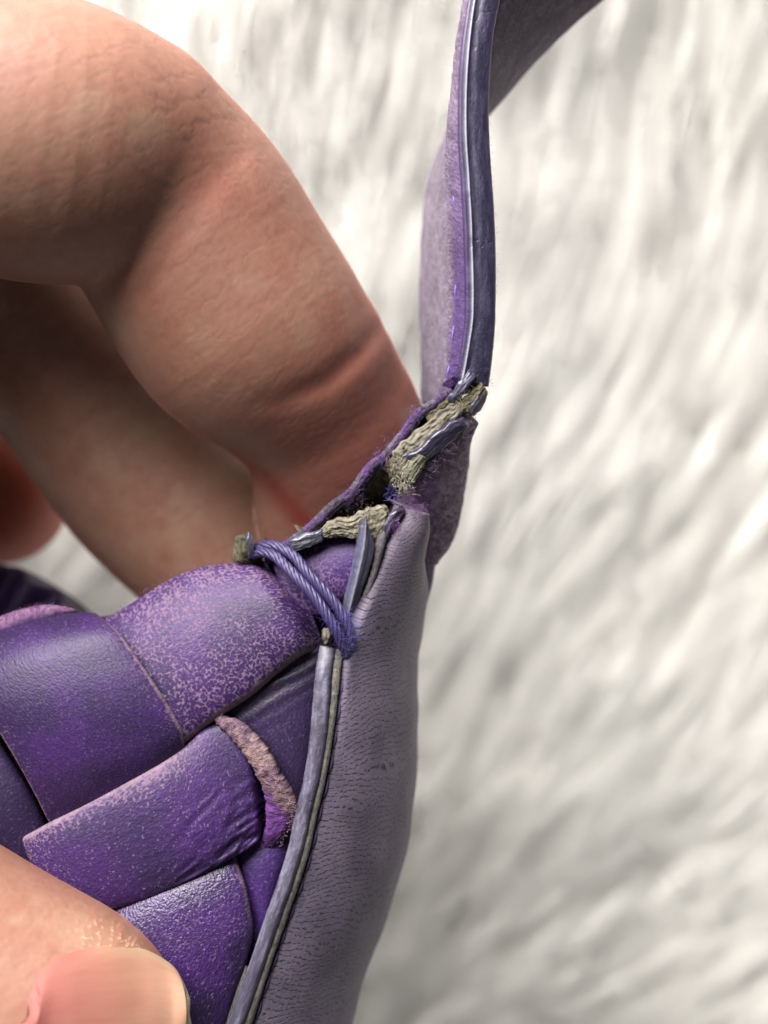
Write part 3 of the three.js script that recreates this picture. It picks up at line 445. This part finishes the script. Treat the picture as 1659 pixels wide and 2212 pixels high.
// ---------------------------------------------------------------- the sewing thread
{
  const paths = [[[548, 1190, -3], [566, 1180, -2.2], [590, 1178, -1.4], [615, 1188, -.8], [640, 1207, -.2], [664, 1238, .5], [697, 1274, .8], [728, 1311, .9], [748, 1345, .9], [758, 1385, .4], [752, 1412, -.4]],
[[546, 1198, -2.8], [566, 1192, -1.9], [592, 1200, -1], [620, 1226, -.1], [650, 1257, .7], [681, 1292, 1.1], [707, 1330, 1.3], [729, 1366, 1.2], [743, 1398, .6], [750, 1420, -.4]]];
  const mat = new THREE.MeshPhysicalMaterial({ vertexColors: true, roughness: .55, sheen: .08, sheenRoughness: .4, sheenColor: new THREE.Color(0x8f86ff) });
  for (const pp of paths) {
    const C = new THREE.CatmullRomCurve3(pp.map(L), false, 'centripetal'), len = C.getLength(), turns = len / .0046, R = .00028, rs = .0002, parts = [];
    for (let k = 0; k < 6; k++) { // six plies
      const g = new THREE.TubeGeometry(new (class extends THREE.Curve {
        getPoint(t, o = V(0, 0, 0)) { const c = C.getPointAt(t), d = C.getTangentAt(t), s = V(0, 0, 1).cross(d).normalize(), n = d.clone().cross(s), a = 2 * Math.PI * (turns * t + k / 6); return o.copy(c).addScaledVector(s, Math.cos(a) * R).addScaledVector(n, Math.sin(a) * R); }
      })(), 190, rs, 14), p = g.attributes.position, nn = g.attributes.normal, col = [];
      for (let i = 0; i < p.count; i++) { // filaments along each ply
        const seg = Math.floor(i / 15), j = i % 15, a = (j % 14) / 14 * 6.2832 + seg * .16, f = .5 + .5 * Math.sin(a * 5), c = mixc(hex(0x150e26), hex(0x33285a), .2 + .55 * f + .25 * vn(seg * .3, j * 1.1, k)).map(lin);
        p.setXYZ(i, p.getX(i) + nn.getX(i) * f * .00003, p.getY(i) + nn.getY(i) * f * .00003, p.getZ(i) + nn.getZ(i) * f * .00003); col.push(...c);
      }
      g.setAttribute('color', new THREE.Float32BufferAttribute(col, 3)); g.computeVertexNormals(); parts.push(g);
    }
    put('thread', mergeGeometries(parts), mat, bag, 'thick twisted blue violet thread looped over the edge');
  }
  put('thread_fuzz', mergeGeometries([
    fuzz([[700, 1320, 1.6], [725, 1350, 1.6], [745, 1390, 1.2], [752, 1412, .2]], 190, 1.1, .011, [0x5b52b0, 0x453c90, 0x7d76c8], [.2, -.2, .5], 6),
    fuzz([[740, 1320, 1.4], [758, 1350, 1.2], [764, 1385, .8]], 170, .9, .011, [0x5b52b0, 0x453c90, 0x7d76c8, 0x6a5aa0], [.7, -.1, .3], 5)]), fibreMat, bag, null, 'stuff');
  put('dried_glue', strip({ nu: 40, nv: 20, bulge: .8, thick: .8, jag: .22, jagSize: .8, endA: .2, endB: .2, drop: -.6, a: [[500, 1222, -4.2], [503, 1195, -3.2], [506, 1166, -2.6], [520, 1152, -2.6]], b: [[570, 1218, -4.2], [552, 1200, -3], [545, 1180, -2.4], [536, 1158, -2.6]], disp: (u, v, x, y) => .7 * (fbm(x * 1.6, y * 1.6, 31, 3) - .5) }),
    bake(4, 2, 17, coreFibre({ seed: 211, c1: hex(0x5a5846), c2: hex(0x8a8668) })), bag, 'crumb of dried glue at the start of the thread');
  chip({ a: [[532, 1212, -2.6], [534, 1185, -1.8], [532, 1160, -1.6], [536, 1148, -2]], b: [[552, 1210, -2.6], [550, 1188, -1.9], [546, 1165, -1.8], [541, 1149, -2]] }, 217, hex(0x5a5870), hex(0x8a8896));
  core({ nu: 40, nv: 16, a: [[696, 1356, .2], [694, 1372, .6], [698, 1388, .3]], b: [[712, 1358, .2], [716, 1372, .6], [712, 1392, .3]], jag: .12 }, 223, hex(0x7c7466), hex(0x9c9484), null, null, 'dried_glue');
}

// ================================================================ the hand
const hand = thing('hand', 'bare hand holding the purple bag between its thumb and curled fingers', 'hand', [0, HELD, 0]);
{
  const M = 1e3, mm = (p) => { const v = L(p); return [v.x * M, v.y * M, v.z * M]; };
  const bone = (p, ra, q, rb) => { const a = mm(p), b = mm(q), d = [b[0] - a[0], b[1] - a[1], b[2] - a[2]]; return { a, d, l2: d[0] ** 2 + d[1] ** 2 + d[2] ** 2, ra, rb }; };
  const sdf = (B, x, y, z) => { const px = x - B.a[0], py = y - B.a[1], pz = z - B.a[2], t = clamp((px * B.d[0] + py * B.d[1] + pz * B.d[2]) / B.l2), ex = px - t * B.d[0], ey = py - t * B.d[1], ez = pz - t * B.d[2]; return Math.sqrt(ex * ex + ey * ey + ez * ez) - lerp(B.ra, B.rb, t); };
  const smin = (a, b, k) => { const h = Math.max(k - Math.abs(a - b), 0) / k; return Math.min(a, b) - h * h * k * .25; };
  const chains = [
    { k: .8, b: [bone([-520, 60, 0], 14, [-60, 262, 2], 12.8), bone([-60, 262, 2], 12.8, [130, 312, 1], 12.2), bone([130, 312, 1], 12.2, [262, 332, -1.5], 10.6)] },                 // index: near the knuckle
    { k: .8, b: [bone([360, 410, -4], 10, [410, 505, -5.5], 11), bone([410, 505, -5.5], 11, [524, 690, -8], 11.2), bone([524, 690, -8], 11.2, [622, 790, -9.5], 9.6)] },
    { k: .8, b: [bone([652, 815, -11], 9, [728, 960, -14], 8.9), bone([728, 960, -14], 8.9, [722, 1100, -17], 7.8)] },
    { k: .8, b: [bone([-420, 260, -20], 11, [-60, 540, -23], 10.8), bone([-60, 540, -23], 10.8, [150, 772, -25], 10.6), bone([150, 772, -25], 10.6, [325, 1020, -26], 10.4), bone([325, 1020, -26], 10.4, [480, 1190, -26], 9.6), bone([480, 1190, -26], 9.6, [580, 1310, -26], 8.6)] }, // middle finger
    { k: .8, b: [bone([-520, 700, -38], 10, [-200, 920, -40], 9.4), bone([-200, 920, -40], 9.4, [0, 1070, -41], 8)] },             // ring finger
    { k: .8, b: [bone([-560, 1940, 2], 13, [-240, 2055, 4], 12), bone([-240, 2055, 4], 12, [-70, 2130, 4], 11.2), bone([-70, 2130, 4], 11.2, [120, 2225, 4], 10.7), bone([120, 2225, 4], 10.7, [180, 2265, 3.6], 9.0)] },  // thumb
    { k: 8, b: [bone([-560, 100, 0], 17, [-1000, 300, -4], 25), bone([-560, 500, -22], 15, [-1000, 500, -14], 24), bone([-1000, 300, -8], 24, [-1150, 900, 4], 28), bone([-1150, 900, 4], 28, [-1000, 1600, -4], 22), bone([-1000, 1600, -4], 22, [-560, 1940, 2], 14)] },   // palm, out of the frame, enlarged so its shadow falls on fingers and rug
  ];
  const groove = (pts, r, depth) => ({ b: pts.slice(1).map((q, i) => bone(pts[i], r, q, r)), depth });
  const nailC = mm([235, 2215, 14]);
  for (const c of chains.slice(0, 6)) { // finer bones along a smooth curve, so that no joint shows as a kink
    const k = c.b, pts = [[...k[0].a, k[0].ra], ...k.map((b) => [b.a[0] + b.d[0], b.a[1] + b.d[1], b.a[2] + b.d[2], b.rb])];
    const C = new THREE.CatmullRomCurve3(pts.map((q) => V(q[0], q[1], q[2])), false, 'centripetal'), R = new THREE.CatmullRomCurve3(pts.map((q, i) => V(i, q[3], 0)), false, 'centripetal'), n = k.length * 5, fine = [];
    for (let i = 0; i < n; i++) { const a = C.getPoint(i / n), b = C.getPoint((i + 1) / n), d = [b.x - a.x, b.y - a.y, b.z - a.z]; fine.push({ a: [a.x, a.y, a.z], d, l2: d[0] ** 2 + d[1] ** 2 + d[2] ** 2, ra: R.getPoint(i / n).y, rb: R.getPoint((i + 1) / n).y }); }
    c.b = fine; c.k = .25;
  }
  const fieldRaw = (x, y, z) => {
    let f = 99;
    chains.forEach((c, i) => { let g = 99; for (const B of c.b) { const ex = x - B.a[0], ey = y - B.a[1], ez = z - B.a[2], far = g + B.ra + 4; if (ex * ex + ey * ey + ez * ez > (far + Math.sqrt(B.l2)) ** 2) continue; g = smin(g, sdf(B, x, y, z), c.k); } f = i === 0 ? g : smin(f, g, i === 6 ? 6 : i === 1 ? 1.2 : i === 2 ? 1.6 : .5); });
    return f;
  };
  const lineK = (B, x, y) => { let d = 99; for (const s of B) { const px = x - s.a[0], py = y - s.a[1], l2 = s.d[0] ** 2 + s.d[1] ** 2, t = clamp((px * s.d[0] + py * s.d[1]) / l2); d = Math.min(d, Math.hypot(px - t * s.d[0], py - t * s.d[1])); } return d; };
  const poly = (pts) => pts.slice(1).map((q, i) => bone(pts[i], 1, q, 1));
  const dipM = mm([735, 800, -3]), folds = [[poly([[520, 330, 3], [450, 440, 3], [385, 545, 2], [320, 640, 2]]), 1.1, .12, -18], [poly([[870, 600, -4], [835, 680, -4], [780, 760, -3], [705, 828, -2], [610, 872, -3], [500, 892, -3]]), .95, .33, -18]];
  const field = (x, y, z) => {
    let f = fieldRaw(x, y, z);
    for (const [B, w, d, zmin] of folds) { if (f > 2) break; const k = lineK(B, x, y); if (k < w * 3 && z > zmin) f += d * Math.exp(-k * k / (w * w)) * (w < 1 ? Math.exp(-(((x - dipM[0]) ** 2 + (y - dipM[1]) ** 2) / 42)) : 1); }
    return f;
  };
  // surface nets
  const lo = [-118, -64, -52], hi = [8, 64, 36], h = .9, n = lo.map((l, i) => Math.ceil((hi[i] - l) / h) + 1), F = new Float32Array(n[0] * n[1] * n[2]), id = (i, j, k) => (k * n[1] + j) * n[0] + i;
  for (let k = 0; k < n[2]; k++) for (let j = 0; j < n[1]; j++) for (let i = 0; i < n[0]; i++) { const edge = i === 0 || j === 0 || k === 0 || i === n[0] - 1 || j === n[1] - 1 || k === n[2] - 1; F[id(i, j, k)] = edge ? Math.max(.2, field(lo[0] + i * h, lo[1] + j * h, lo[2] + k * h)) : field(lo[0] + i * h, lo[1] + j * h, lo[2] + k * h); }
  let P = [], T = []; const cell = new Map();
  for (let k = 0; k < n[2] - 1; k++) for (let j = 0; j < n[1] - 1; j++) for (let i = 0; i < n[0] - 1; i++) {
    let c = 0, sx = 0, sy = 0, sz = 0;
    const v = (a, b, d) => F[id(i + a, j + b, k + d)], s0 = v(0, 0, 0) < 0; let same = true;
    for (let q = 1; q < 8 && same; q++) if ((v(q & 1, (q >> 1) & 1, q >> 2) < 0) !== s0) same = false;
    if (same) continue;
    const ed = (a, b, d, e, f, g) => { const p = v(a, b, d), q = v(e, f, g); if ((p < 0) !== (q < 0)) { const t = p / (p - q); c++; sx += a + t * (e - a); sy += b + t * (f - b); sz += d + t * (g - d); } };
    for (let a = 0; a < 2; a++) for (let b = 0; b < 2; b++) { ed(0, a, b, 1, a, b); ed(a, 0, b, a, 1, b); ed(a, b, 0, a, b, 1); }
    cell.set(id(i, j, k), P.length / 3); P.push(lo[0] + (i + sx / c) * h, lo[1] + (j + sy / c) * h, lo[2] + (k + sz / c) * h);
  }
  const quad = (a, b, c, d, flip) => { if (a === undefined || b === undefined || c === undefined || d === undefined) return; flip ? T.push(a, c, b, a, d, c) : T.push(a, b, c, a, c, d); };
  for (let k = 1; k < n[2] - 1; k++) for (let j = 1; j < n[1] - 1; j++) for (let i = 1; i < n[0] - 1; i++) {
    const a = F[id(i, j, k)] < 0, C = (x, y, z) => cell.get(id(x, y, z));
    if (a !== (F[id(i + 1, j, k)] < 0)) quad(C(i, j - 1, k - 1), C(i, j, k - 1), C(i, j, k), C(i, j - 1, k), !a);
    if (a !== (F[id(i, j + 1, k)] < 0)) quad(C(i - 1, j, k - 1), C(i - 1, j, k), C(i, j, k), C(i, j, k - 1), !a);
    if (a !== (F[id(i, j, k + 1)] < 0)) quad(C(i - 1, j - 1, k), C(i, j - 1, k), C(i, j, k), C(i - 1, j, k), !a);
  }
  const snap = (i) => { // onto the skin
    for (let r = 0; r < 2; r++) {
      const x = P[i], y = P[i + 1], z = P[i + 2], e = .12, f = field(x, y, z), gx = (field(x + e, y, z) - field(x - e, y, z)) / (2 * e), gy = (field(x, y + e, z) - field(x, y - e, z)) / (2 * e), gz = (field(x, y, z + e) - field(x, y, z - e)) / (2 * e), g = Math.max(.3, gx * gx + gy * gy + gz * gz), s = clamp(f / g, -.5, .5);
      P[i] -= gx * s; P[i + 1] -= gy * s; P[i + 2] -= gz * s;
    }
  };
  for (let i = 0; i < P.length; i += 3) snap(i);
  const split = (test) => { // each triangle in four; where a neighbour stays whole it is cut to fit
    const mid = new Map(), out = [], key = (a, b) => a < b ? a * 4194304 + b : b * 4194304 + a, want = new Set();
    for (let t = 0; t < T.length; t += 3) if (test(T[t])) for (let q = 0; q < 3; q++) want.add(key(T[t + q], T[t + (q + 1) % 3]));
    const m = (a, b) => { const k = key(a, b); if (!want.has(k)) return -1; let v = mid.get(k); if (v === undefined) { v = P.length / 3; P.push((P[a * 3] + P[b * 3]) / 2, (P[a * 3 + 1] + P[b * 3 + 1]) / 2, (P[a * 3 + 2] + P[b * 3 + 2]) / 2); snap(v * 3); mid.set(k, v); } return v; };
    for (let t = 0; t < T.length; t += 3) {
      const c = [T[t], T[t + 1], T[t + 2]], e = [m(c[0], c[1]), m(c[1], c[2]), m(c[2], c[0])];
      if (e[0] >= 0 && e[1] >= 0 && e[2] >= 0) { out.push(c[0], e[0], e[2], e[0], c[1], e[1], e[2], e[1], c[2], e[0], e[1], e[2]); continue; }
      const ring = []; for (let q = 0; q < 3; q++) { ring.push(c[q]); if (e[q] >= 0) ring.push(e[q]); }
      if (ring.length === 3) { out.push(...c); continue; }
      const s = e.findIndex((x) => x >= 0), r = []; const at = ring.indexOf(e[s]); for (let q = 0; q < ring.length; q++) r.push(ring[(at + q) % ring.length]);
      for (let q = 1; q < r.length - 1; q++) out.push(r[0], r[q], r[q + 1]);
    }
    T = out;
  };
  const seen = (v) => P[v * 3] > -44 && P[v * 3 + 1] < 54 && P[v * 3 + 1] > -56;
  split(seen); split(seen);
  // colour and fine relief
  const geo = new THREE.BufferGeometry();
  geo.setAttribute('position', new THREE.Float32BufferAttribute(P, 3)); geo.setIndex(T); geo.computeVertexNormals();
  const p = geo.attributes.position, nn = geo.attributes.normal, col = new Float32Array(p.count * 3);
  const S1 = hex(0x816051), S2 = hex(0x7a5446), S3 = hex(0x6d4036), S4 = hex(0x856b5b), foldC = hex(0x70322a);
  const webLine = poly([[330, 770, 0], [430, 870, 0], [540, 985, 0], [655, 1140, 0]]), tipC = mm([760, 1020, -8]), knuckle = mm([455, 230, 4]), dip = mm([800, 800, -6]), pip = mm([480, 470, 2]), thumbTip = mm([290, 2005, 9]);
  const toPx = (x, y, z) => { const k = .041 * (1 - z / 130); return [x / k + 829.5, 1106 - y / k]; };
  const nailEdge = [[50, 2240], [74, 2160], [92, 2122], [122, 2089], [166, 2063], [230, 2050], [300, 2055], [350, 2075], [500, 2100], [500, 2500], [46, 2500]];
  const inNail = (x, y) => { let c = false; for (let i = 0, j = nailEdge.length - 1; i < nailEdge.length; j = i++) { const [a, b] = nailEdge[i], [e, f] = nailEdge[j]; if ((b > y) !== (f > y) && x < (e - a) * (y - b) / (f - b) + a) c = !c; } return c; };
  const near = (x, y, z, c, r) => Math.exp(-((x - c[0]) ** 2 + (y - c[1]) ** 2 + (z - c[2]) ** 2) / (r * r));
  for (let i = 0; i < p.count; i++) {
    const x = p.getX(i), y = p.getY(i), z = p.getZ(i), ww = fbm3(x * .13, y * .13, z * .13, 3), f = fbm3(x * .9, y * .9, z * .9, 7), t = fbm3(x * 3, y * 3, z * 3, 11, 2);
    let c = mixc(S1, S2, ss(.3, .7, ww * .7 + f * .3)); c = mixc(c, S4, .5 * ss(.55, .75, fbm3(x * .25 + 9, y * .25, z * .25, 5)));
    c = mixc(c, S3, .75 * clamp(.4 * near(x, y, z, dip, 9) + .6 * near(x, y, z, pip, 7))); c = mixc(c, hex(0x5c3229), .75 * near(x, y, z, tipC, 10));
    const bx = x + .5 * y; // fine lines across the finger
    const lines = vn(bx * 1.9 + (f - .5) * 3, (y - .5 * x) * .35, 33) - .5, cross = vn((y - .5 * x) * 2.4 + (f - .5) * 2, bx * .45, 35) - .5;
    const cr = Math.abs(vn((x * .62 - y * .78) * 2.1 + (f - .5) * 3.2, (x * .78 + y * .62) * .22, 41) - .5) * 2, cr2 = Math.abs(vn((x * .78 + y * .62) * 2.6 + (f - .5) * 3, (x * .62 - y * .78) * .3, 43) - .5) * 2;
    const fine = ss(.22, .0, cr) * .7 + ss(.2, .0, cr2) * .6, kn = near(x, y, z, knuckle, 11);
    let d = .012 * lines + .012 * cross + .014 * (t - .5) + .008 * (f - .5) - (.014 + .018 * kn) * fine;
    c = c.map((q, w) => q * (1 - (.035 + .05 * kn) * fine * (w ? 1.15 : 1)));
    const tip = near(x, y, z, thumbTip, 4.5); // dry, flaking skin by the thumbnail
    if (tip > .05) { const w = worley(x * 1.5 + f * .8, y * 1.5, 15), flake = ss(.1, .02, w[1] - w[0]) * ss(.15, .5, tip); c = mixc(c, hex(0xb79a7c), .6 * flake); c = mixc(c, hex(0x9a6c4c), .35 * tip * (1 - flake)); d += .05 * flake + .05 * tip * (f - .5); }
    { const [bx2, by2] = toPx(x, y, z); if (z > 2 && inNail(bx2, by2)) d -= .42; }
    let fl = 0; for (const [B, w] of folds) { const k = lineK(B, x, y); fl = Math.max(fl, Math.exp(-k * k / (w * w * 2.5))); }
    c = mixc(c, foldC, .14 * fl);
    c = mixc(c, hex(0x5e1a14), .7 * Math.exp(-((lineK(webLine, x, y) / 1.3) ** 2)) * ss(-6, -9, z));  // light glowing red through the finger crease, painted as colour
    if (z < -31) c = mixc(c, hex(0xb04a38), .6);                                         // red glow of light through the ring finger, painted into the skin
    c = c.map((k) => k * (.96 + .08 * t));
    p.setXYZ(i, x + nn.getX(i) * d, y + nn.getY(i) * d, z + nn.getZ(i) * d);
    col[i * 3] = lin(c[0]); col[i * 3 + 1] = lin(c[1]); col[i * 3 + 2] = lin(c[2]);
  }
  geo.setAttribute('color', new THREE.BufferAttribute(col, 3));
  geo.scale(1e-3, 1e-3, 1e-3); geo.computeVertexNormals();
  const skin = new THREE.MeshPhysicalMaterial({ vertexColors: true, roughness: .52, specularIntensity: .7, sheen: .25, sheenRoughness: .5, sheenColor: new THREE.Color(0xff9a80) });
  put('skin', geo, skin, hand);
  // thumbnail: a curved plate with a pale free edge, bedded in the skin
  const front = (px, py, up) => { let z = 22; for (let k = 0; k < 90; k++) { const q = L([px, py, z]), f = fieldRaw(q.x * M, q.y * M, z); if (f < .02) break; z -= Math.max(.02, f * .8); } return [px, py, z + up]; };
  const nail = strip({ nu: 80, nv: 50, thick: .1, endB: .03, drop: -.2, bulge: (u) => 1.75 + .5 * ss(.5, .75, u) - 1.6 * ss(.78, 1, u), prof: .85, round: .1, jag: .008,
    a: [[62, 2150], [80, 2112], [112, 2078], [160, 2052], [230, 2040], [300, 2046]].map(([x, y]) => front(x, y, -.06)).concat([[346, 2066, 4.2], [378, 2091, 3.8], [400, 2128, 4.4], [409, 2160, 5.2]]),
    b: [[36, 2230], [30, 2300], [60, 2345], [140, 2365], [220, 2365], [290, 2345]].map(([x, y]) => front(x, y, -.06)).concat([[345, 2330, 9.0], [388, 2288, 7.4], [405, 2245, 6.4], [412, 2216, 5.8]]) });
  put('thumbnail', nail, bake(12, 12, 16, (x, y, u, v, out) => {
    const f = fbm(x * 1.2, y * 4, 5, 3), m = fbm(x * .4, y * .4, 9, 2);
    let c = mixc(hex(0xb96c62), hex(0xe0ac8e), ss(.15, .7, u + .15 * (m - .5))); c = mixc(c, hex(0xe6cf9e), .6 * ss(.14, .03, v) * ss(.3, .6, u)); c = mixc(c, hex(0xded0ae), ss(.76, .86, u + .03 * Math.abs(v - .5) + .02 * (f - .5)));
    out.c = c.map((k) => k * (.97 + .06 * f)); out.h = .5 + .25 * (f - .5); out.r = .62 + .1 * f;
  }, { bump: 2e-5, tone: .38 }), hand, 'thumbnail, pink with a pale free edge');
}

renderer.render(scene, camera);
